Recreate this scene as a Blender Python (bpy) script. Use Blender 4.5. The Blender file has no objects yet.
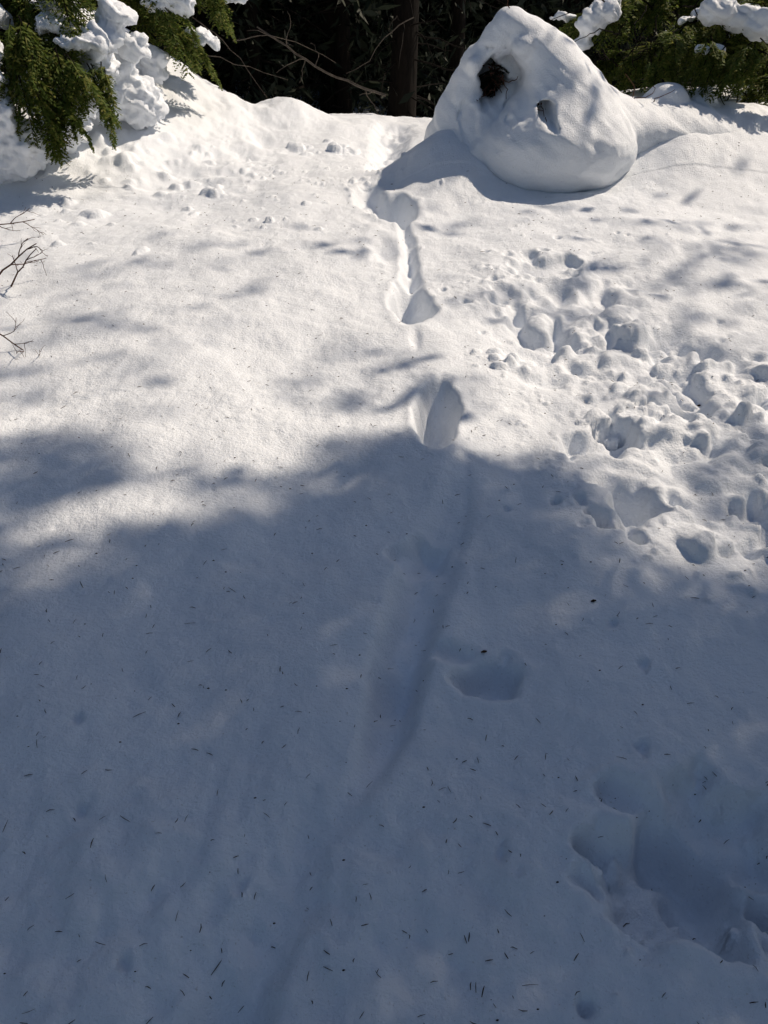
import bpy, math, numpy as np
from mathutils import Vector, Matrix
rng=np.random.default_rng(7)
scene=bpy.context.scene
COL=scene.collection

# ---------------------------------------------------------------- sun direction
AZ=math.radians(60); EL=math.radians(47)
L=np.array([math.sin(AZ)*math.cos(EL),math.cos(AZ)*math.cos(EL),math.sin(EL)])

# ---------------------------------------------------------------- noise
def _h(ix,iy,s):
    n=(ix.astype(np.int64)*374761393+iy.astype(np.int64)*668265263+s*2246822519)&0xffffffff
    n=((n^(n>>13))*1274126177)&0xffffffff
    n=n^(n>>16)
    return (n&0xffff)/65535.0*2*math.pi
def pn(x,y,s=0):
    x=np.asarray(x,float);y=np.asarray(y,float)
    ix=np.floor(x);iy=np.floor(y);fx=x-ix;fy=y-iy
    u=fx*fx*fx*(fx*(fx*6-15)+10);v=fy*fy*fy*(fy*(fy*6-15)+10)
    def g(a,b):
        t=_h(ix+a,iy+b,s);return np.cos(t)*(fx-a)+np.sin(t)*(fy-b)
    return ((g(0,0)*(1-u)+g(1,0)*u)*(1-v)+(g(0,1)*(1-u)+g(1,1)*u)*v)*1.5
def fbm(x,y,o=4,s=0,p=.5):
    r=0;a=1.
    for i in range(o):
        r=r+a*pn(x*2**i+i*13.7,y*2**i-i*7.1,s+i);a*=p
    return r
def sm(t):
    t=np.clip(t,0,1);return t*t*(3-2*t)

# ---------------------------------------------------------------- terrain grid
def grow(a,step,end,f):
    out=[];p=a;st=step
    while p<end:
        st*=f;p+=st;out.append(p)
    return np.array(out)
xc=np.concatenate([np.arange(-1.6,1.9,.0075)])
xm=np.arange(1.9,3.6,.014); xml=np.arange(1.6,3.6,.014); xo=grow(3.6,.02,140,1.12)
xs=np.concatenate([-xo[::-1],-xml[::-1],xc[1:],xm,xo])
yb=.35-grow(0,.012,60,1.15)[::-1]
ys=np.concatenate([yb,np.arange(.35,3,.0075),np.arange(3,4.8,.010),np.arange(4.8,6,.013),np.arange(6,9.6,.018),grow(9.6,.03,160,1.1)])
X,Y=np.meshgrid(xs,ys)
def base(X,Y):
    z=.1*np.minimum(Y,8.2)
    d=np.maximum(Y-8.2,0)
    z=z+.05*np.minimum(d,3)-.07*np.minimum(d,3)**2
    z=z+1.0*sm((-X-.95)/2.3)*sm((Y-5.75-.25*np.clip(X+2,-1,1))/1.7)*(1-sm((Y-9)/4))
    z=z+.30*sm((X-1.3)/1.6)*sm((Y-5.4)/1.4)*(1-sm((Y-9)/4))
    z=z+.28*np.exp(-((X-2.0)/.7)**2-((Y-6.6)/.60)**2)+.32*np.exp(-((X-.50)/.36)**2-((Y-6.40)/.50)**2)
    z=z+.20*np.exp(-((X+.95)/.32)**2-((Y-8.5)/.4)**2)
    z=z+.10*np.exp(-((X+1.7)/.5)**2-((Y-8.2)/.5)**2)
    z=z-.06*np.exp(-((X+.05)/.35)**2-((Y-7.6)/.9)**2)
    return z
Z=base(X,Y)
near=np.exp(-np.maximum(np.hypot(X,Y-4)-9,0)/6)
Z+=(.05*fbm(X*.45,Y*.45,2,3)+.026*fbm(X*1.6,Y*1.3,3,9))*near
Z+=(.3*fbm(X*.05,Y*.05,2,40))*(1-near)
bank=sm((-X-.2)/1.2)*sm((Y-5.2)/1.0)*near
Z+=bank*(.035*fbm(X*3,Y*3,4,51,.5)+.006*np.abs(fbm(X*14,Y*14,3,52)))

def win(cx,cy,R):
    i0,i1=np.searchsorted(xs,[cx-R,cx+R]);j0,j1=np.searchsorted(ys,[cy-R,cy+R])
    return slice(j0,j1),slice(i0,i1)
def hgt(px,py):
    i=np.clip(np.searchsorted(xs,px)-1,0,len(xs)-2);j=np.clip(np.searchsorted(ys,py)-1,0,len(ys)-2)
    fx=(px-xs[i])/(xs[i+1]-xs[i]);fy=(py-ys[j])/(ys[j+1]-ys[j])
    return (Z[j,i]*(1-fx)+Z[j,i+1]*fx)*(1-fy)+(Z[j+1,i]*(1-fx)+Z[j+1,i+1]*fx)*fy
def hs(x,y): return float(hgt(np.array([x]),np.array([y]))[0])
def hole(cx,cy,a,b,ang=0,depth=.1,rim=.01,edge=.35,warp=.12,seed=5,nf=7):
    w=win(cx,cy,1.9*max(a,b));x=X[w];y=Y[w]
    if x.size==0:return
    c,s=math.cos(math.radians(ang)),math.sin(math.radians(ang))
    dx=(x-cx)*c+(y-cy)*s;dy=-(x-cx)*s+(y-cy)*c
    r=np.sqrt((dx/a)**2+(dy/b)**2)*(1+warp*fbm(x*nf,y*nf,3,seed))
    Z[w]+=-depth*sm((1-r)/edge)+rim*np.exp(-((r-1.12)/.15)**2)
def lump(cx,cy,a,b,ang,h,seed=1,sharp=2,tilt=0):
    w=win(cx,cy,1.5*max(a,b));x=X[w];y=Y[w]
    if x.size==0:return
    c,s=math.cos(ang),math.sin(ang)
    dx=(x-cx)*c+(y-cy)*s;dy=-(x-cx)*s+(y-cy)*c
    r=np.sqrt((dx/a)**2+(dy/b)**2)*(1+.45*fbm(x/a*.7,y/a*.7,2,seed))
    zc=hs(cx,cy)-.25*h
    prof=zc+h*np.sqrt(np.clip(1-np.abs(r)**sharp,0,1))*(1+tilt*dx/a)+.15*h*fbm(x/a*1.6,y/a*1.6,2,seed+3)
    Z[w]=np.where(r<1,np.maximum(Z[w],prof),Z[w])
def trough(pts,edge=.5,rim=.0,seed=3,warp=.15):
    pts=np.array(pts,float);u=np.linspace(0,len(pts)-1,(len(pts)-1)*8+1)
    pts=np.stack([np.interp(u,np.arange(len(pts)),pts[:,k]) for k in range(4)],1)
    for _ in range(12): pts[1:-1]=.5*pts[1:-1]+.25*(pts[:-2]+pts[2:])
    lo=pts[:,:2].min(0)-.4;hi=pts[:,:2].max(0)+.4
    i0,i1=np.searchsorted(xs,[lo[0],hi[0]]);j0,j1=np.searchsorted(ys,[lo[1],hi[1]])
    w=(slice(j0,j1),slice(i0,i1));x=X[w];y=Y[w]
    best=np.full(x.shape,1e9);dep=np.zeros(x.shape)
    for p,q in zip(pts[:-1],pts[1:]):
        d=q[:2]-p[:2];t=np.clip(((x-p[0])*d[0]+(y-p[1])*d[1])/(d@d+1e-12),0,1)
        dist=np.hypot(x-p[0]-t*d[0],y-p[1]-t*d[1])
        wd=p[2]+(q[2]-p[2])*t;r=dist/wd
        m=r<best;best=np.where(m,r,best);dep=np.where(m,p[3]+(q[3]-p[3])*t,dep)
    best=best*(1+warp*fbm(x*5,y*5,3,seed))
    Z[w]+=-dep*sm((1-best)/edge)*(1+.3*fbm(x*9,y*9,2,seed+1))+rim*np.exp(-((best-1.15)/.2)**2)

# the line of footprints going up the slope
hole(.215,2.88,.100,.30,-6,.23,.006,.52,.12,11)
hole(.145,4.00,.125,.31,3,.20,.006,.55,.16,13)
trough([(.150,4.1,.090,.05),(.150,4.5,.070,.09),(.15,4.9,.060,.08),(.12,5.3,.05,.04)],1)
hole(.02,4.75,.12,.30,10,.035,.003,.9,.3,14)
hole(.08,5.50,.16,.28,12,.20,.008,.50,.14,15)
hole(-.10,5.75,.12,.32,4,.10,.006,.6,.16,16)
hole(.15,3.55,.035,.11,0,.02,.0,.7,.1,17)
trough([(.1,8.4,.25,.08),(.04,7.5,.2,.10),(-.03,6.6,.16,.05)],.9)
# long drag trough
trough([(.29,2.6,.05,.0),(.27,2.4,.085,.014),(.20,2.1,.10,.038),(.115,1.86,.110,.085),(.055,1.62,.105,.14),(.01,1.38,.085,.09),(-.035,1.22,.06,.022),(-.10,1.08,.05,.0)],.85,.0)
trough([(.31,2.6,.02,.003),(.285,2.3,.025,.008),(.25,2.05,.02,.002)],1)
hole(.10,2.03,.11,.07,10,.05,.004,.5,.55,19)
hole(.06,1.55,.05,.12,-8,.03,.0,.8,.2,20)
trough([(-.10,1.3,.12,.0),(-.17,1.05,.10,.020),(-.25,.85,.11,.055),(-.31,.68,.12,.09),(-.36,.4,.12,.10)],.9)
trough([(-.20,1.2,.05,.0),(-.36,.9,.06,.020),(-.45,.65,.07,.03)],1)
hole(.27,1.515,.135,.075,-6,.085,.006,.6,.60,22)
hole(.19,1.60,.08,.05,-20,.03,.003,.6,.35,23)
# right lower hole
hole(.60,.955,.185,.14,-15,.13,.008,.45,.50,25,9)
hole(.73,1.08,.17,.15,20,.075,.006,.5,.55,26,9)
hole(.55,1.16,.09,.055,-20,.05,.005,.5,.45,27,9)
hole(.52,.86,.06,.06,0,.02,0,.6,.2,28)
hole(.86,.9,.12,.12,0,.05,.006,.45,.4,29)
# churned patch on the right
def patchmask(x,y):
    wp=.42*fbm(x*2.2,y*2.2,3,70)
    a=sm(1.25-np.hypot((x-1.15)/.56,(y-3.60)/.78)+wp)
    b=sm(1.25-np.hypot((x-1.40)/.55,(y-2.40)/.68)+wp)
    return np.maximum(a,b)
PM=patchmask(X,Y)
wx=X+.10*fbm(X*3,Y*3,2,90);wy=Y+.10*fbm(X*3,Y*3,2,95)
rid=1-np.abs(fbm(wx*2.8,wy*2.1,3,61,.5))*2
Z+=PM*(.055*np.clip(rid,-.6,1)-.06+.014*fbm(X*9,Y*9,3,64))
for (cx,cy,a,b,an,d) in [(.86,2.70,.18,.12,20,.09),(.88,2.30,.11,.17,-25,.17),(1.24,2.98,.11,.20,-20,.13),
    (.80,3.75,.15,.28,25,.08),(1.05,4.05,.24,.16,30,.06),(1.45,3.4,.22,.13,-25,.06),
    (.90,4.5,.24,.17,0,.05),(1.30,2.2,.12,.11,0,.08),(.66,4.1,.08,.16,10,.04),(1.25,2.6,.10,.08,30,.05)]:
    hole(cx,cy,a,b,an,d,.010,.6,.8,int(rng.integers(100)),8)
def scat(n,cx,cy,sx,sy,r0,r1,hk,p=3.,cl=None):
    cs=None
    if cl: cs=[(cx+rng.normal()*sx,cy+rng.normal()*sy) for _ in range(cl)]
    for i in range(n):
        if cs:
            a,b=cs[int(rng.integers(cl))];x=a+rng.normal()*sx*.3;y=b+rng.normal()*sy*.3
        else: x=cx+rng.normal()*sx;y=cy+rng.normal()*sy
        r=r0+(r1-r0)*rng.random()**p
        lump(x,y,r,r*rng.uniform(.5,1.0),rng.uniform(0,3.1),r*hk*rng.uniform(.4,1.1),int(rng.integers(999)),rng.uniform(1.8,3.4),rng.uniform(-.5,.5))
def blur(mask,n):
    global Z
    j0,j1=np.searchsorted(ys,[.35,9.5])
    for _ in range(n):
        A=Z[j0:j1];B=A.copy()
        B[1:-1,1:-1]=(A[1:-1,1:-1]*4+2*(A[:-2,1:-1]+A[2:,1:-1]+A[1:-1,:-2]+A[1:-1,2:])+A[:-2,:-2]+A[2:,2:]+A[:-2,2:]+A[2:,:-2])/16
        Z[j0:j1]=A+(B-A)*mask[j0:j1]
blur(np.ones_like(Z),2);blur(np.clip(PM*2,0,1),3)
scat(22,1.22,3.4,.28,.36,.045,.12,.75,1.4)
scat(22,1.45,2.5,.22,.28,.045,.11,.75,1.4)
scat(7,1.25,1.98,.14,.12,.04,.07,.7,1.4)
blur(np.clip(PM*2,0,1),4)
scat(260,1.15,3.4,.30,.40,.010,.05,1.0,3.0,18)
scat(200,1.40,2.5,.25,.30,.008,.045,1.0,3.0,14)
scat(80,1.3,3.0,.25,.3,.010,.05,1.,3.0)
scat(120,.72,3.1,.18,.34,.005,.020,1.)
scat(50,1.15,1.9,.16,.14,.005,.03,1.)
scat(130,.70,.98,.16,.13,.003,.020,1.,3.,10)
scat(160,-1.6,6.1,.8,.5,.015,.06,.9,3.,20)
scat(140,-2.2,6.7,.6,.5,.02,.09,.8,3.,20)
scat(60,-.3,6.0,.4,.5,.012,.035,.8)
scat(40,.5,5.3,.6,.5,.008,.02,.8)
blur(np.clip(PM*2+bank,0,1),1)
# small pits & prints
for i in range(70):
    y=.6+1.9*rng.random();x=rng.uniform(-.52,.52)*y*1.2
    r=rng.uniform(.005,.012)*(1+.2*y)
    hole(x,y,r,r*rng.uniform(.8,1.8),rng.uniform(0,180),r*rng.uniform(.2,.5),0,.95,.5,i,30)
for (x,y) in [(-.67,1.1),(.25,1.02),(.70,1.56),(.66,1.72),(.62,1.28),(-.75,1.33),(.34,.68),(.42,2.25),(-.5,.8),(1.45,5.0),(1.5,4.95),(-.30,.95)]:
    hole(x,y,.019,.024,rng.uniform(0,180),.018,.0,.85,.6,int(rng.integers(99)),25)
# surface grain, softly pocked older snow
pock=np.clip(fbm(X*1.1,Y*1.1,2,88)+.3,0,1)
low=np.exp(-((X+.35)/.5)**2-((Y-.85)/.25)**2)
Z+=.0045*fbm(X*7,Y*7,3,21,.55)*near+.0013*fbm(X*34,Y*34,2,33)*near+.0035*pock*fbm(X*17,Y*15,2,35)*near
Z+=(.013*low+.007*sm((1.8-Y)/.8))*fbm(X*9,Y*9,3,37)*(Y>0)
Z+=PM*.005*fbm(X*24,Y*24,3,36)

# ---------------------------------------------------------------- helpers
def mk(name,V,F,mats,smooth=False,parent=None,midx=None):
    me=bpy.data.meshes.new(name)
    V=np.asarray(V,np.float32);F=np.asarray(F,np.int32);k=F.shape[1]
    me.vertices.add(len(V));me.vertices.foreach_set('co',V.ravel())
    me.loops.add(F.size);me.loops.foreach_set('vertex_index',F.ravel())
    me.polygons.add(len(F));me.polygons.foreach_set('loop_start',np.arange(0,F.size,k,dtype=np.int32))
    me.polygons.foreach_set('loop_total',np.full(len(F),k,np.int32))
    for m in mats: me.materials.append(m)
    if midx is not None: me.polygons.foreach_set('material_index',np.asarray(midx,np.int32))
    me.polygons.foreach_set('use_smooth',np.full(len(F),smooth))
    me.update(calc_edges=True);me.validate()
    o=bpy.data.objects.new(name,me);COL.objects.link(o)
    if parent: o.parent=parent
    return o
def empty(name,loc=(0,0,0)):
    e=bpy.data.objects.new(name,None);COL.objects.link(e);return e
def unit(v):
    v=np.asarray(v,float);return v/np.maximum(np.linalg.norm(v,axis=-1,keepdims=True),1e-9)

def mat(name):
    m=bpy.data.materials.new(name);m.use_nodes=True;nt=m.node_tree
    return m,nt,nt.nodes['Principled BSDF']
def nz(nt,scale,detail=3,rough=.5,vec=None):
    n=nt.nodes.new('ShaderNodeTexNoise');n.inputs['Scale'].default_value=scale;n.inputs['Detail'].default_value=detail;n.inputs['Roughness'].default_value=rough
    if vec: nt.links.new(vec,n.inputs['Vector'])
    return n
def ramp(nt,src,stops):
    r=nt.nodes.new('ShaderNodeValToRGB');nt.links.new(src,r.inputs[0])
    e=r.color_ramp.elements
    while len(e)<len(stops): e.new(.5)
    for el,(p,c) in zip(e,stops): el.position=p;el.color=(*c,1)
    return r
def snowmat(name):
    m,nt,b=mat(name)
    tc=nt.nodes.new('ShaderNodeTexCoord');o=tc.outputs['Object']
    n=nz(nt,3,5,.6,o)
    r=ramp(nt,n.outputs['Fac'],[(.3,(.80,.835,.885)),(.7,(.87,.905,.95))])
    sp=nz(nt,150,2,.5,o)
    r2=ramp(nt,sp.outputs['Fac'],[(.66,(1,1,1)),(.80,(.58,.53,.48))])
    mx=nt.nodes.new('ShaderNodeMixRGB');mx.blend_type='MULTIPLY';mx.inputs[0].default_value=.7
    nt.links.new(r.outputs[0],mx.inputs[1]);nt.links.new(r2.outputs[0],mx.inputs[2])
    nt.links.new(mx.outputs[0],b.inputs['Base Color'])
    b.inputs['Roughness'].default_value=.5;b.inputs['Specular IOR Level'].default_value=.3
    n1=nz(nt,420,3,.7,o);n2=nz(nt,90,3,.6,o)
    ad=nt.nodes.new('ShaderNodeMath');ad.operation='MULTIPLY_ADD';ad.inputs[1].default_value=2.5
    nt.links.new(n2.outputs['Fac'],ad.inputs[0]);nt.links.new(n1.outputs['Fac'],ad.inputs[2])
    bp=nt.nodes.new('ShaderNodeBump');bp.inputs['Strength'].default_value=.8;bp.inputs['Distance'].default_value=.003
    nt.links.new(ad.outputs[0],bp.inputs['Height']);nt.links.new(bp.outputs[0],b.inputs['Normal'])
    return m
SNOW=snowmat('snow')
def leafmat(name,c1,c2,c3,tw=.25):
    m,nt,b=mat(name)
    g=nt.nodes.new('ShaderNodeNewGeometry')
    r=ramp(nt,g.outputs['Random Per Island'],[(0,c1),(.6,c2),(1,c3)])
    nt.links.new(r.outputs[0],b.inputs['Base Color']);b.inputs['Roughness'].default_value=.65
    b.inputs['Specular IOR Level'].default_value=.2
    if tw>0:
        tr=nt.nodes.new('ShaderNodeBsdfTranslucent');nt.links.new(r.outputs[0],tr.inputs[0])
        ms=nt.nodes.new('ShaderNodeMixShader');ms.inputs[0].default_value=tw
        nt.links.new(b.outputs[0],ms.inputs[1]);nt.links.new(tr.outputs[0],ms.inputs[2])
        nt.links.new(ms.outputs[0],nt.nodes['Material Output'].inputs[0])
    return m
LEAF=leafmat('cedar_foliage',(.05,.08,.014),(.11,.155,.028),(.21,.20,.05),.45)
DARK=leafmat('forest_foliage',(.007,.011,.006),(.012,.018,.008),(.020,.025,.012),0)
def barkmat(name,c1,c2,sc):
    m,nt,b=mat(name)
    tc=nt.nodes.new('ShaderNodeTexCoord');mp=nt.nodes.new('ShaderNodeMapping');mp.inputs['Scale'].default_value=(1,1,.2)
    nt.links.new(tc.outputs['Object'],mp.inputs[0])
    n=nz(nt,sc,5,.65,mp.outputs[0]);r=ramp(nt,n.outputs['Fac'],[(.3,c1),(.7,c2)])
    nt.links.new(r.outputs[0],b.inputs['Base Color']);b.inputs['Roughness'].default_value=.95;b.inputs['Specular IOR Level'].default_value=.1
    bp=nt.nodes.new('ShaderNodeBump');bp.inputs['Strength'].default_value=.9;bp.inputs['Distance'].default_value=.03
    nt.links.new(n.outputs['Fac'],bp.inputs['Height']);nt.links.new(bp.outputs[0],b.inputs['Normal'])
    return m
BARK=barkmat('bark',(.003,.0025,.002),(.012,.009,.007),22)
TWIG=barkmat('twig_bark',(.05,.022,.014),(.13,.065,.045),30)
DEAD=barkmat('dead_wood',(.06,.048,.04),(.13,.11,.09),20)
NEED=barkmat('needle_litter_brown',(.025,.015,.009),(.08,.045,.028),50)

# ---------------------------------------------------------------- ground
nx,ny=len(xs),len(ys)
idx=np.arange(nx*ny).reshape(ny,nx)
F=np.stack([idx[:-1,:-1],idx[:-1,1:],idx[1:,1:],idx[1:,:-1]],-1).reshape(-1,4)
mk('snow_ground',np.stack([X,Y,Z],-1).reshape(-1,3),F,[SNOW],True)

# ---------------------------------------------------------------- geometry collectors
class Q:
    def __init__(s): s.v=[];s.f=[];s.n=0
    def kites(s,c,d,w,ln,wd):
        c=np.atleast_2d(c);d=unit(np.atleast_2d(d));w=np.atleast_2d(w)
        w=unit(w-(w*d).sum(-1,keepdims=True)*d)
        ln=np.broadcast_to(np.asarray(ln,float).reshape(-1,1),(len(c),1));wd=np.broadcast_to(np.asarray(wd,float).reshape(-1,1),(len(c),1))
        m=c+d*ln*.45
        V=np.stack([c,m+w*wd*.5,c+d*ln,m-w*wd*.5],1).reshape(-1,3)
        s.v.append(V);s.f.append(np.arange(len(V)).reshape(-1,4)+s.n);s.n+=len(V)
    def tube(s,P,R,k=6):
        P=np.asarray(P,float);R=np.broadcast_to(np.asarray(R,float),(len(P),))
        T=unit(np.gradient(P,axis=0));up=np.where(np.abs(T[:,2:3])>.9,np.array([[1.,0,0]]),np.array([[0,0,1.]]))
        if np.abs(T[:,2]).max()>.9: up=np.tile([[1.,.01,0]],(len(P),1))
        A=unit(np.cross(T,up));B=np.cross(T,A)
        an=np.arange(k)*2*math.pi/k
        V=P[:,None]+R[:,None,None]*(A[:,None]*np.cos(an)[None,:,None]+B[:,None]*np.sin(an)[None,:,None])
        i=np.arange(len(P)*k).reshape(len(P),k)+s.n;j=np.roll(i,-1,1)
        s.f.append(np.stack([i[:-1],j[:-1],j[1:],i[1:]],-1).reshape(-1,4));s.v.append(V.reshape(-1,3));s.n+=len(P)*k
    def make(s,name,mats,parent=None,smooth=False):
        return mk(name,np.concatenate(s.v),np.concatenate(s.f),mats,smooth,parent)
def limb(p0,p1,sag=.1,wob=.03,n=12):
    t=np.linspace(0,1,n)[:,None];p0=np.array(p0,float);p1=np.array(p1,float)
    P=p0*(1-t)+p1*t;P[:,2]+=sag*4*t[:,0]*(1-t[:,0])
    P+=np.cumsum(rng.normal(size=(n,3)),0)*wob*.3*(t*(1-t)*4)
    return P
def spray(q,tq,o,d,length,droop=.6,dens=16,scale=1.):
    o=np.array(o,float);d=unit(d);st=length/dens
    lat=unit(np.cross(d,[0,0,1])+rng.normal(size=3)*.25)
    P=[o.copy()]
    for i in range(dens):
        d=unit(d+np.array([0,0,-droop*st/length*1.6])+rng.normal(size=3)*.04)
        o=o+d*st;P.append(o.copy())
        t=i/dens
        for sgn in(-1,1):
            l=length*.42*(1-.75*t)*rng.uniform(.7,1.15)
            sd=unit(d*.75+lat*sgn*.8+np.array([0,0,-.15])+rng.normal(size=3)*.12)
            m=6
            tt=np.linspace(.08,.95,m)[:,None]
            c=o+sd*l*tt+np.array([0,0,-.22*droop])*l*tt**2
            q.kites(o,sd,np.cross(sd,[0,0,1])+rng.normal(size=3)*.3,l,.012*scale)
            for s2 in(-1,1):
                ld=unit(sd*.8+unit(np.cross(sd,[0,0,1]))*s2*.7+rng.normal(size=(m,3))*.18)
                q.kites(c,ld,np.cross(ld,[0,0,1.])+rng.normal(size=(m,3))*.35,l*.40*(1-.6*tt[:,0]),.018*scale)
    P=np.array(P);tq.tube(P,np.linspace(.005,.0015,len(P)),4)

# ---------------------------------------------------------------- snow lump bodies (voxel merged)
def blob(name,ells,voxel,mats,parent=None,smooth=6,disp=.02,dscale=4,dents=()):
    import bmesh
    bm=bmesh.new()
    for (c,r,rz) in ells:
        M=Matrix.Translation(c)@Matrix.Rotation(rz,4,'Z')@Matrix.Diagonal((*r,1))
        bmesh.ops.create_icosphere(bm,subdivisions=3,radius=1,matrix=M)
    me=bpy.data.meshes.new('tmp');bm.to_mesh(me);bm.free()
    o=bpy.data.objects.new('tmp',me);COL.objects.link(o)
    m=o.modifiers.new('r','REMESH');m.mode='VOXEL';m.voxel_size=voxel
    s=o.modifiers.new('s','SMOOTH');s.factor=.6;s.iterations=smooth
    dg=bpy.context.evaluated_depsgraph_get();ev=o.evaluated_get(dg)
    em=bpy.data.meshes.new_from_object(ev)
    bpy.data.objects.remove(o)
    N=len(em.vertices);V=np.zeros(N*3,np.float32);em.vertices.foreach_get('co',V);V=V.reshape(-1,3).astype(float)
    NN=np.zeros(N*3,np.float32);em.vertices.foreach_get('normal',NN);NN=NN.reshape(-1,3)
    f=dscale
    d=fbm(V[:,0]*f+V[:,2]*1.3*f,V[:,1]*f-V[:,2]*.9*f,4,77,.5)+.5*fbm(V[:,0]*f*2,V[:,2]*f*2,3,78)
    V+=NN*(d*disp)[:,None]
    for (c,r,dep,dirv) in dents:
        c=np.array(c);rr=np.sqrt((((V-c)/np.array(r))**2).sum(1))*(1+.4*fbm(V[:,0]*9,V[:,2]*9,2,5))
        V+=np.array(dirv)[None]*(dep*sm((1-rr)/.4))[:,None]
    em.vertices.foreach_set('co',V.astype(np.float32).ravel())
    em.materials.clear()
    for mm in mats: em.materials.append(mm)
    em.polygons.foreach_set('use_smooth',np.ones(len(em.polygons),bool));em.update()
    em.name=name
    ob=bpy.data.objects.new(name,em);COL.objects.link(ob)
    if parent: ob.parent=parent
    return ob

# snow-draped bush
bush=empty('snow_covered_bush')
def chain(pts,n=7):
    out=[];P=[np.array(list(c)+list(r),float) for c,r in pts]
    for a,b in zip(P[:-1],P[1:]):
        for u in np.linspace(0,1,n,endpoint=False):
            p=a*(1-u)+b*u;out.append((tuple(p[:3]),tuple(p[3:]),0))
    p=P[-1];out.append((tuple(p[:3]),tuple(p[3:]),0));return out
E=chain([((.90,6.5,1.62),(.13,.17,.12)),((1.04,6.5,1.55),(.15,.22,.14)),((1.22,6.45,1.36),(.22,.28,.22)),((1.30,6.35,1.08),(.36,.40,.31)),((1.27,6.18,.84),(.57,.46,.33))])
E+=chain([((1.30,6.45,1.25),(.24,.3,.24)),((1.52,6.5,1.06),(.22,.36,.24)),((1.80,6.6,.92),(.28,.45,.24)),((2.2,6.75,.90),(.4,.5,.24)),((2.9,6.95,.86),(.4,.5,.24))])
E+=chain([((.88,6.5,1.60),(.13,.17,.12)),((.72,6.6,1.42),(.11,.18,.13)),((.64,6.65,1.24),(.12,.2,.18)),((.56,6.7,1.04),(.15,.28,.22)),((.52,6.8,.86),(.20,.40,.20))])
E+=[((.85,6.8,1.15),(.30,.25,.38),0),((.90,6.7,1.0),(.33,.3,.3),0)]+chain([((.72,6.55,.98),(.20,.3,.22)),((.72,6.5,.80),(.30,.42,.22))])
E+=[((1.10,6.3,1.42),(.08,.1,.06),0),((.66,6.45,1.38),(.07,.08,.06),0),((1.42,6.15,1.12),(.10,.12,.08),0),((.98,6.32,1.50),(.09,.1,.07),0),((2.15,6.7,1.12),(.18,.16,.12),0),((2.45,6.8,1.10),(.15,.15,.12),0)]
blob('snow_mantle',E,.018,[SNOW],bush,14,.021,2.6,
   dents=[((.80,6.42,1.27),(.11,.45,.19),.42,(0,.95,.1)),((1.12,6.05,1.10),(.07,.5,.10),.28,(0,.95,.1)),((.98,6.3,1.12),(.12,.5,.2),.07,(0,1,0)),((.62,6.3,1.0),(.08,.5,.2),.05,(0,1,0))])
q=Q();t=Q()
for i in range(44):
    c=np.array([.80,6.66,1.27])+rng.normal(size=3)*[.04,.05,.06]
    spray(q,t,c,rng.normal(size=3)*[1,.6,.6]+[0,-.3,-.2],.14,.6,7)
for i in range(36):
    c=np.array([1.12,6.24,1.10])+rng.normal(size=3)*[.03,.05,.04]
    spray(q,t,c,rng.normal(size=3)*[1,.5,.6]+[0,-.5,-.2],.11,.6,6)
for i in range(10):
    t.tube(limb((.80+rng.normal()*.05,6.66,1.3+rng.normal()*.05),(.80+rng.normal()*.08,6.36,1.18+rng.normal()*.08),.02),np.linspace(.006,.002,12),5)
for i in range(6):
    t.tube(limb((1.12,6.3,1.11),(1.12+rng.normal()*.06,5.93,1.05+rng.normal()*.06),.02),np.linspace(.005,.002,12),5)
for (a,b) in [((.95,6.6,1.5),(.84,6.35,1.80)),((1.75,6.7,1.0),(1.95,6.4,1.25)),((1.9,6.8,1.0),(1.78,6.55,1.32)),((1.85,6.7,1.0),(2.15,6.5,1.22))]:
    t.tube(limb(a,b,.03,.06),np.linspace(.006,.002,12),5)
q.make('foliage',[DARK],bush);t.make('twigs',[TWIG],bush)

# ---------------------------------------------------------------- left snow-laden cedar
def conifer_trunk(tq,x,y,z0,h,r):
    n=16;zz=np.linspace(0,h,n)
    P=np.stack([x+np.cumsum(rng.normal(size=n))*.02,y+np.cumsum(rng.normal(size=n))*.02,z0+zz],1)
    tq.tube(P,r*(1-zz/h*.9)+.01+.25*r*np.exp(-zz*2),12)
    return P
cl=empty('cedar_tree');q=Q();t=Q()
conifer_trunk(t,-4.4,8.4,.8,11,.22)
ends=[]
def bough(p0,p1,sag,nsp,ls,r=.018,spd=.7,u0=.25):
    P=limb(p0,p1,sag,.05,16);t.tube(P,np.linspace(r,.004,16),6)
    d=unit(P[-1]-P[0]);lt=unit(np.cross(d,[0,0,1]))
    for i in range(nsp):
        u=rng.uniform(u0,1.0);p=P[min(15,int(u*15))]
        dd=d*.6+lt*rng.uniform(-1,1)+np.array([0,-.35,-.65*rng.random()])
        spray(q,t,p,dd,rng.uniform(*ls),spd,14)
    ends.append(P);return P
B=[((-4.3,8.3,2.5),(-2.10,6.4,1.74),.35,30),((-4.3,8.3,2.2),(-2.55,6.2,1.50),.3,26),((-4.3,8.3,1.9),(-2.15,6.2,1.46),.28,30),
   ((-4.3,8.3,2.8),(-1.65,7.1,1.70),.4,38),((-4.3,8.3,2.3),(-1.50,7.4,1.46),.35,40),((-4.3,8.3,2.0),(-2.85,6.2,1.35),.2,16),((-4.3,8.3,3.2),(-2.4,6.7,1.98),.4,26),
   ((-4.3,8.3,3.0),(-1.35,8.0,1.75),.4,34)]
for b in B: bough(b[0],b[1],b[2],b[3],(.34,.56),u0=.55)
for (x,y,z) in [(-2.38,5.9,1.62),(-2.12,5.95,1.46),(-2.36,5.8,1.36),(-2.02,6.2,1.36),(-2.2,5.9,1.28)]:
    for k in range(6): spray(q,t,(x+rng.normal()*.05,y,z+rng.normal()*.05),(rng.normal()*.5,-.25,-1),rng.uniform(.3,.5),.5,14)
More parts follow.
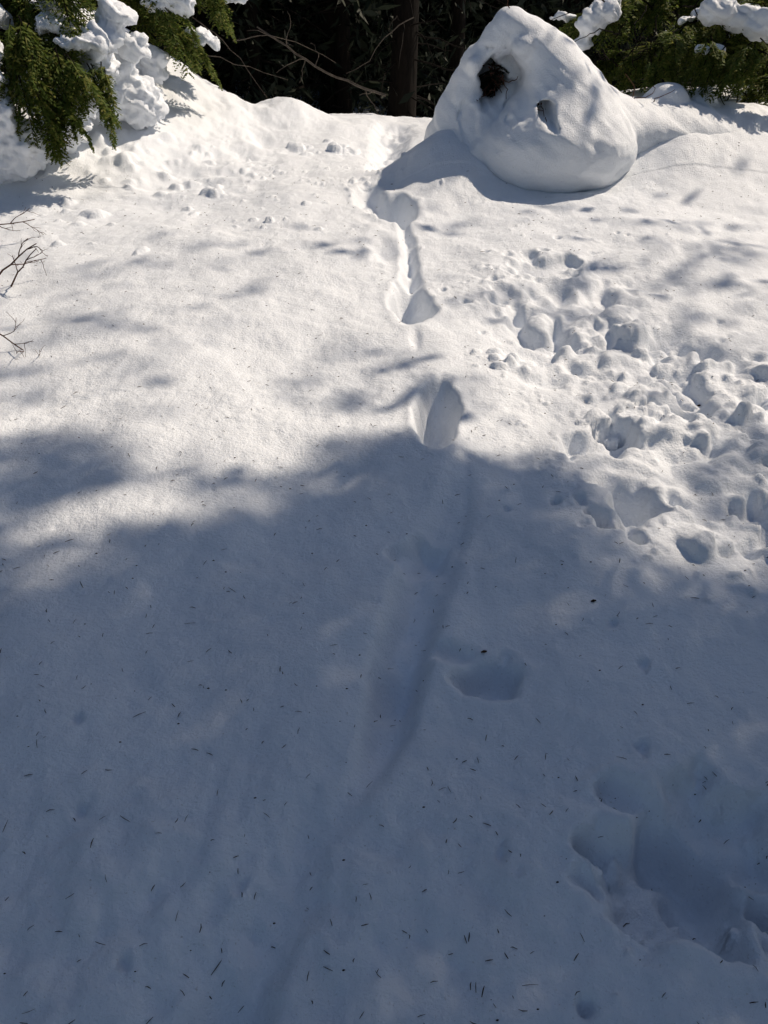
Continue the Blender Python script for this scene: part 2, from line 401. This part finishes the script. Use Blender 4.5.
q.make('foliage',[LEAF],cl);t.make('trunk_and_branches',[BARK],cl)
S=[]
for P in ends[:8]:
    for k in range(6,16):
        if rng.random()<.6:
            p=P[k]+rng.normal(size=3)*[.05,.05,.01]
            a=rng.uniform(.07,.14);d=P[min(15,k+1)]-P[k]
            S.append(((p[0],p[1]+.04,p[2]+.07),(a*1.7,a*.8,a*.5),math.atan2(d[1],d[0])))
for (x,y,z,a) in [(-2.60,5.80,1.10,.17),(-2.66,5.80,1.28,.17),(-2.66,5.85,1.48,.16),(-2.72,5.9,1.66,.14),(-2.56,5.9,.92,.22),(-2.75,6.0,.85,.25),(-2.2,6.75,1.12,.22),(-2.1,6.8,1.30,.19),(-1.95,6.85,1.12,.2),(-2.45,6.65,1.0,.2),(-2.4,6.85,1.80,.12),(-1.9,7.15,1.35,.15),(-2.25,6.75,1.48,.15),(-2.0,6.4,1.52,.12),(-1.92,6.5,1.66,.12),(-2.08,6.5,1.36,.14),(-2.2,6.35,1.2,.16),(-2.35,6.3,1.02,.18),(-1.85,6.7,1.50,.10)]:
    S.append(((x,y,z),(a*1.1,a,a*.9),0))
blob('snow_load',S,.016,[SNOW],cl,6,.05,7)

# right branches with snow
cr=empty('cedar_tree');q=Q();t=Q();ends=[]
conifer_trunk(t,4.6,9.6,.8,3.2,.12)
for (p0,p1,s,n) in [((4.5,9.5,1.6),(1.7,7.4,1.72),.35,26),((4.5,9.5,1.4),(2.1,7.0,1.50),.3,36),((4.5,9.5,1.2),(2.5,6.9,1.42),.3,36),((4.5,9.5,1.8),(2.8,7.0,1.75),.25,36),((4.5,9.5,1.3),(2.1,7.9,1.35),.3,34),
    ((4.5,9.5,1.9),(2.2,7.6,1.85),.3,32),((4.5,9.5,1.1),(3.1,7.1,1.25),.2,24),((4.5,9.5,1.7),(1.6,8.2,1.65),.3,28),((4.5,9.5,1.2),(1.9,8.4,1.3),.3,28)]:
    bough(p0,p1,s,n,(.3,.52),u0=.4)
for (x,y,z) in [(2.45,6.75,1.52),(2.75,6.7,1.48),(2.1,6.9,1.45),(3.0,6.7,1.45)]:
    for k in range(5): spray(q,t,(x+rng.normal()*.08,y,z+rng.normal()*.04),(rng.normal()*.7,-.25,-.8),rng.uniform(.25,.4),.5,13)
for i in range(65):
    a=np.array([rng.uniform(1.7,3.4),rng.uniform(6.9,8),rng.uniform(1.1,1.8)])
    t.tube(limb(a,a+[rng.uniform(-.5,.5),rng.uniform(-.3,.1),rng.uniform(-.5,.1)],rng.uniform(0,.12),.08),np.linspace(.006,.002,12),4)
q.make('foliage',[LEAF],cr);t.make('trunk_and_branches',[BARK],cr)
S=[]
for P in ends[:8]:
    for k in range(9,16):
        if rng.random()<.35:
            p=P[k];a=rng.uniform(.05,.10);d=P[min(15,k+1)]-P[k];S.append(((p[0],p[1],p[2]+.04),(a*1.8,a*.8,a*.5),math.atan2(d[1],d[0]+1e-6)))
for (x,y,z,a) in [(1.72,7.3,1.70,.12),(1.64,7.3,1.62,.10),(2.55,7.0,1.72,.13),(2.72,7.0,1.68,.13),(2.9,6.9,1.62,.15),(3.05,7.0,1.60,.14),(1.8,7.5,1.78,.1),(1.62,7.35,1.5,.07)]:
    S.append(((x,y,z),(a*1.2,a,a*.75),0))
blob('snow_load',S,.016,[SNOW],cr,6,.035,6)

# ---------------------------------------------------------------- forest
def protoconifer(name,h,nb,rl,z0=.6):
    q=Q();t=Q();conifer_trunk(t,0,0,-.6,h,.2)
    for i in range(nb):
        z=z0+(h-z0)*(i/nb)**1.1;l=(rl*(1-z/h)+.35)*rng.uniform(.7,1.15);a=rng.uniform(0,2*math.pi)
        P=limb((0,0,z),(math.cos(a)*l,math.sin(a)*l,z-.25*l),.12*l,.06,8);t.tube(P,np.linspace(.03,.006,8),4)
        m=int(30*l)+14;u=rng.random(m)**.7;c=P[np.minimum(7,(u*8).astype(int))]+rng.normal(size=(m,3))*[.15,.15,.07]
        d=unit(np.array([math.cos(a),math.sin(a),-.5])+rng.normal(size=(m,3))*.6)
        q.kites(c,d,rng.normal(size=(m,3)),rng.uniform(.18,.38,m),rng.uniform(.04,.10,m))
    V=np.concatenate(q.v+[v for v in t.v]);FF=np.concatenate(q.f+[f+q.n for f in t.f])
    nf=sum(len(f) for f in q.f);mi=np.zeros(len(FF),int);mi[nf:]=1
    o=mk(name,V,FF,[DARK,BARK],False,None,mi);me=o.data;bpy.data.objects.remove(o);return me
protos=[protoconifer('conifer',13,85,2.4),protoconifer('conifer',15,95,2.7,1.8),protoconifer('conifer',11,80,2.2,.3)]
forest=empty('distant_forest');cnt=0;placed=[]
for i in range(3500):
    x=rng.uniform(-14,22);y=rng.uniform(-6,38)
    if y>0 and y<12.3+.70*max(x,-2.) and x>-5.0-.1*y: continue
    if y<=0 and abs(x)<3.5: continue
    if x<-8 and y<6: continue
    if any((x-a)**2+(y-b)**2<2.6 for a,b in placed): continue
    if cnt>150: break
    placed.append((x,y));cnt+=1
    o=bpy.data.objects.new('conifer',protos[int(rng.integers(3))]);COL.objects.link(o);o.parent=forest
    o.location=(x,y,hs(x,y));o.rotation_euler=(0,0,rng.uniform(0,6.28));s=rng.uniform(.85,1.2);o.scale=(s,s,s)
# understory
q=Q();m=180000
x=rng.uniform(-14,20,m);y=11.0+.6*np.maximum(x,-2)+16*rng.random(m)**1.3
cl_=fbm(x*.9,y*.9,2,91)
k=(cl_>-.12);x=x[k];y=y[k];m=len(x)
z=hgt(x,y)+rng.random(m)**1.1*3.0
q.kites(np.stack([x,y,z],1),rng.normal(size=(m,3))+[0,0,-.6],rng.normal(size=(m,3)),rng.uniform(.10,.24,m),rng.uniform(.020,.05,m))
q.make('forest_understory',[DARK])
for (x,y,r) in [(.22,10.6,.15),(-.55,11.8,.10),(-1.6,11.2,.08),(-2.3,11.8,.12),(.95,12.2,.10),(-3.2,11,.12)]:
    t=Q();conifer_trunk(t,x,y,hs(x,y)-.2,12,r)
    for i in range(22):
        a=rng.uniform(0,6.28);z=rng.uniform(.5,2.4);l=rng.uniform(.4,1.3)
        t.tube(limb((x,y,z),(x+math.cos(a)*l,y+math.sin(a)*l,z-rng.uniform(0,.5)),.05,.06,8),np.linspace(.012,.003,8),4)
    t.make('tree_trunk',[BARK],None,True)
# dead fallen branches
t=Q();P=limb((-1.35,9.7,1.62),(.02,9.3,1.0),-.03,.05,14);t.tube(P,np.linspace(.008,.014,14),6)
for i in range(8):
    p=P[int(rng.integers(2,13))];t.tube(limb(p,p+[rng.uniform(-.4,.2),rng.uniform(-.2,.2),rng.uniform(-.3,.35)],.02,.04,7),np.linspace(.005,.002,7),4)
for (a,b) in [((-2.2,9.0,1.45),(-1.0,9.2,1.15)),((-1.9,9.1,1.7),(-1.2,9.0,1.0)),((-1.5,9,1.5),(-.5,9.3,1.3)),((.3,9.2,1.7),(-.4,9.4,1.2))]:
    t.tube(limb(a,b,.08,.06,10),np.linspace(.006,.002,10),5)
t.make('dead_branch',[DEAD])

# shade-casting conifers standing to the right, out of frame
def edgeY(x): return 2.62+.10*np.sin(x*2.1+.4)+.08*np.sin(x*4.7+1.)
def gapf(gx,gy):
    gap=1.2*np.exp(-((gx+.88)/.42)**2-((gy-2.16-.16*(gx+.9))/.12)**2)
    gap+=.75*np.exp(-((gx+.95)/.26)**2-((gy-1.88)/.07)**2)
    gap+=.5*np.exp(-((gx+.25)/.25)**2-((gy-2.38)/.06)**2)
    return gap
def shade_tree(x0,y0,h,R,n,zlo):
    e=empty('conifer_tree');q=Q();t=Q();zb=.1*y0
    conifer_trunk(t,x0,y0,zb,h,.24)
    for i in range(70):
        z=zlo+(h-zlo)*i/70;a=i*2.4;l=R*(1-(z-zlo)/(h-zlo))**.7*.9+.3
        pe=np.array([x0+math.cos(a)*l,y0+math.sin(a)*l,z+zb-.15*l])
        s=pe[2]/L[2];g=pe-s*L
        if g[1]>edgeY(g[0])-.1 or gapf(g[0],g[1])>.2: pe=np.array([x0,y0,z+zb])*.6+pe*.4
        t.tube(limb((x0,y0,z+zb),pe,.1,.08,8),np.linspace(.028,.006,8),5)
    z=zlo+(h-zlo)*rng.random(n)**1.2;rr=R*(1-(z-zlo)/(h-zlo))**.7+.3
    rad=rr*rng.random(n)**.55;a=rng.uniform(0,2*math.pi,n)
    c=np.stack([x0+rad*np.cos(a),y0+rad*np.sin(a),z+zb-.15*rad],1)
    d=unit(np.stack([np.cos(a),np.sin(a),-.4+0*a],1)+rng.normal(size=(n,3))*.6)
    cc=c+d*.08
    s=(cc[:,2]-.22)/L[2];g=cc-s[:,None]*L;gx,gy=g[:,0],g[:,1]
    ed=edgeY(gx)+.14*fbm(gx*1.2,gy*3.5,2,4)
    pr=np.clip((ed-gy)/.34,0,1)
    pr*=1-.80*sm((gx-.45)/.5)*sm((gy-1.6)/.5)
    pr*=1-.35*sm((gx-.1)/.9)*np.clip(.5+fbm(gx*2,gy*3,2,12)*1.3,0,1)*sm((gy-1.2)/.5)
    pr=np.maximum(pr,.08*np.clip(fbm(gx*.8,gy*1.8,2,8)*3,0,1)*(gy<5.2))
    pr=np.maximum(pr,.05*sm((-gx-.7)/.8)*sm((gy-2.6)/.5)*(gy<5.5))
    pr=np.maximum(pr,.10*np.exp(-((gx-1.5)/.7)**2-((gy-4.3)/1.0)**2))
    pr=np.maximum(pr,.16*np.exp(-((gx-.45)/.45)**2-((gy-5.5)/.45)**2)*np.clip(.7+fbm(gx*2.5,gy*3,2,17),0,1))
    pr*=np.clip(1-1.4*gapf(gx,gy),0,1)
    k=rng.random(n)<pr;c=c[k];d=d[k];m=len(c)
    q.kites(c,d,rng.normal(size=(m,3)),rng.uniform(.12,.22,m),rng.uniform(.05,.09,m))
    q.make('foliage',[DARK],e);t.make('trunk_and_branches',[BARK],e)
shade_tree(7.3,5.3,20,4.8,130000,3.4)
shade_tree(6.9,1.2,15,3.6,45000,2.4)

# ---------------------------------------------------------------- bare twigs at left edge
t=Q()
def twig(p,d,l,r,lev=0):
    n=7;P=[np.array(p,float)];d=unit(d)
    for i in range(n-1):
        d=unit(d+rng.normal(size=3)*.16);P.append(P[-1]+d*l/n)
    P=np.array(P);t.tube(P,np.linspace(r,r*.45,n),5)
    if lev<2:
        for i in range(2,n-1):
            if rng.random()<.75: twig(P[i],d+rng.normal(size=3)*.7,l*rng.uniform(.3,.5),r*.55,lev+1)
g=lambda x,y:hs(x,y)
twig((-2.15,4.25,g(-2.15,4.25)),(.6,-.05,.6),.46,.006)
twig((-2.02,4.2,g(-2.02,4.2)),(.5,.0,.8),.34,.005)
twig((-2.55,4.9,g(-2.55,4.9)+.1),(.9,-.1,.25),.5,.005)
twig((-1.84,3.45,g(-1.84,3.45)+.10),(.8,-.25,-.1),.42,.004)
t.make('bare_twig_shrub',[TWIG])

# ---------------------------------------------------------------- needles and bits on the snow
t=Q()
n=1300
y=.55+6.0*rng.random(n)**1.6;x=rng.uniform(-.55,.55,n)*(y+.9)
z=hgt(x,y)+.002
a=rng.uniform(0,math.pi,n)
for i in range(n):
    l=rng.uniform(.006,.020)*(1.7 if rng.random()<.08 else 1);dv=np.array([math.cos(a[i]),math.sin(a[i]),rng.uniform(-.1,.25)])
    c=np.array([x[i],y[i],z[i]]);b=rng.uniform(.0005,.0011)*(1+.12*y[i]);t.tube([c-dv*l*.5,c+rng.normal(size=3)*[.001,.001,0]+[0,0,.001],c+dv*l*.5],[b*.6,b,b*.4],4)
for i in range(280):
    yy=.6+5.5*rng.random()**1.2;xx=rng.uniform(-.5,.5)*(yy+.9);zz=hs(xx,yy)
    r=rng.uniform(.0010,.0028)*(1+.15*yy);c=np.array([xx,yy,zz])
    t.tube([c-[r,0,0],c+[0,0,r*.4],c+[r,r*.3,0]],[r*.3,r*.6,r*.2],5)
for (xx,yy) in [(.275,1.60),(.62,1.80),(-2.0,3.2),(1.35,3.05)]:
    c=np.array([xx,yy,hs(xx,yy)+.003]);t.tube([c-[.008,0,0],c+[0,0,.003],c+[.008,.004,0]],[.002,.004,.002],6)
t.make('needle_litter',[NEED])

# ---------------------------------------------------------------- light
w=bpy.data.worlds.new('World');scene.world=w;w.use_nodes=True;nt=w.node_tree
sk=nt.nodes.new('ShaderNodeTexSky');sk.sky_type='NISHITA';sk.sun_disc=False;sk.sun_elevation=EL;sk.sun_rotation=AZ
nt.links.new(sk.outputs[0],nt.nodes['Background'].inputs[0]);nt.nodes['Background'].inputs[1].default_value=.105
sd=bpy.data.lights.new('sun','SUN');sd.energy=4.35;sd.angle=math.radians(.7);sd.color=(1,.86,.695)
so=bpy.data.objects.new('sun',sd);COL.objects.link(so);so.rotation_euler=Vector(L).to_track_quat('Z','Y').to_euler();so.location=(20,12,20)
cam=bpy.data.cameras.new('camera');co=bpy.data.objects.new('camera',cam);COL.objects.link(co)
cam.sensor_fit='VERTICAL';cam.sensor_height=24;cam.lens=24*773/1024;cam.clip_end=500;cam.clip_start=.05
co.location=(0,0,1.6);co.rotation_euler=(math.radians(90-32),0,0)
scene.camera=co
scene.view_settings.view_transform='Standard';scene.view_settings.look='None';scene.view_settings.exposure=0
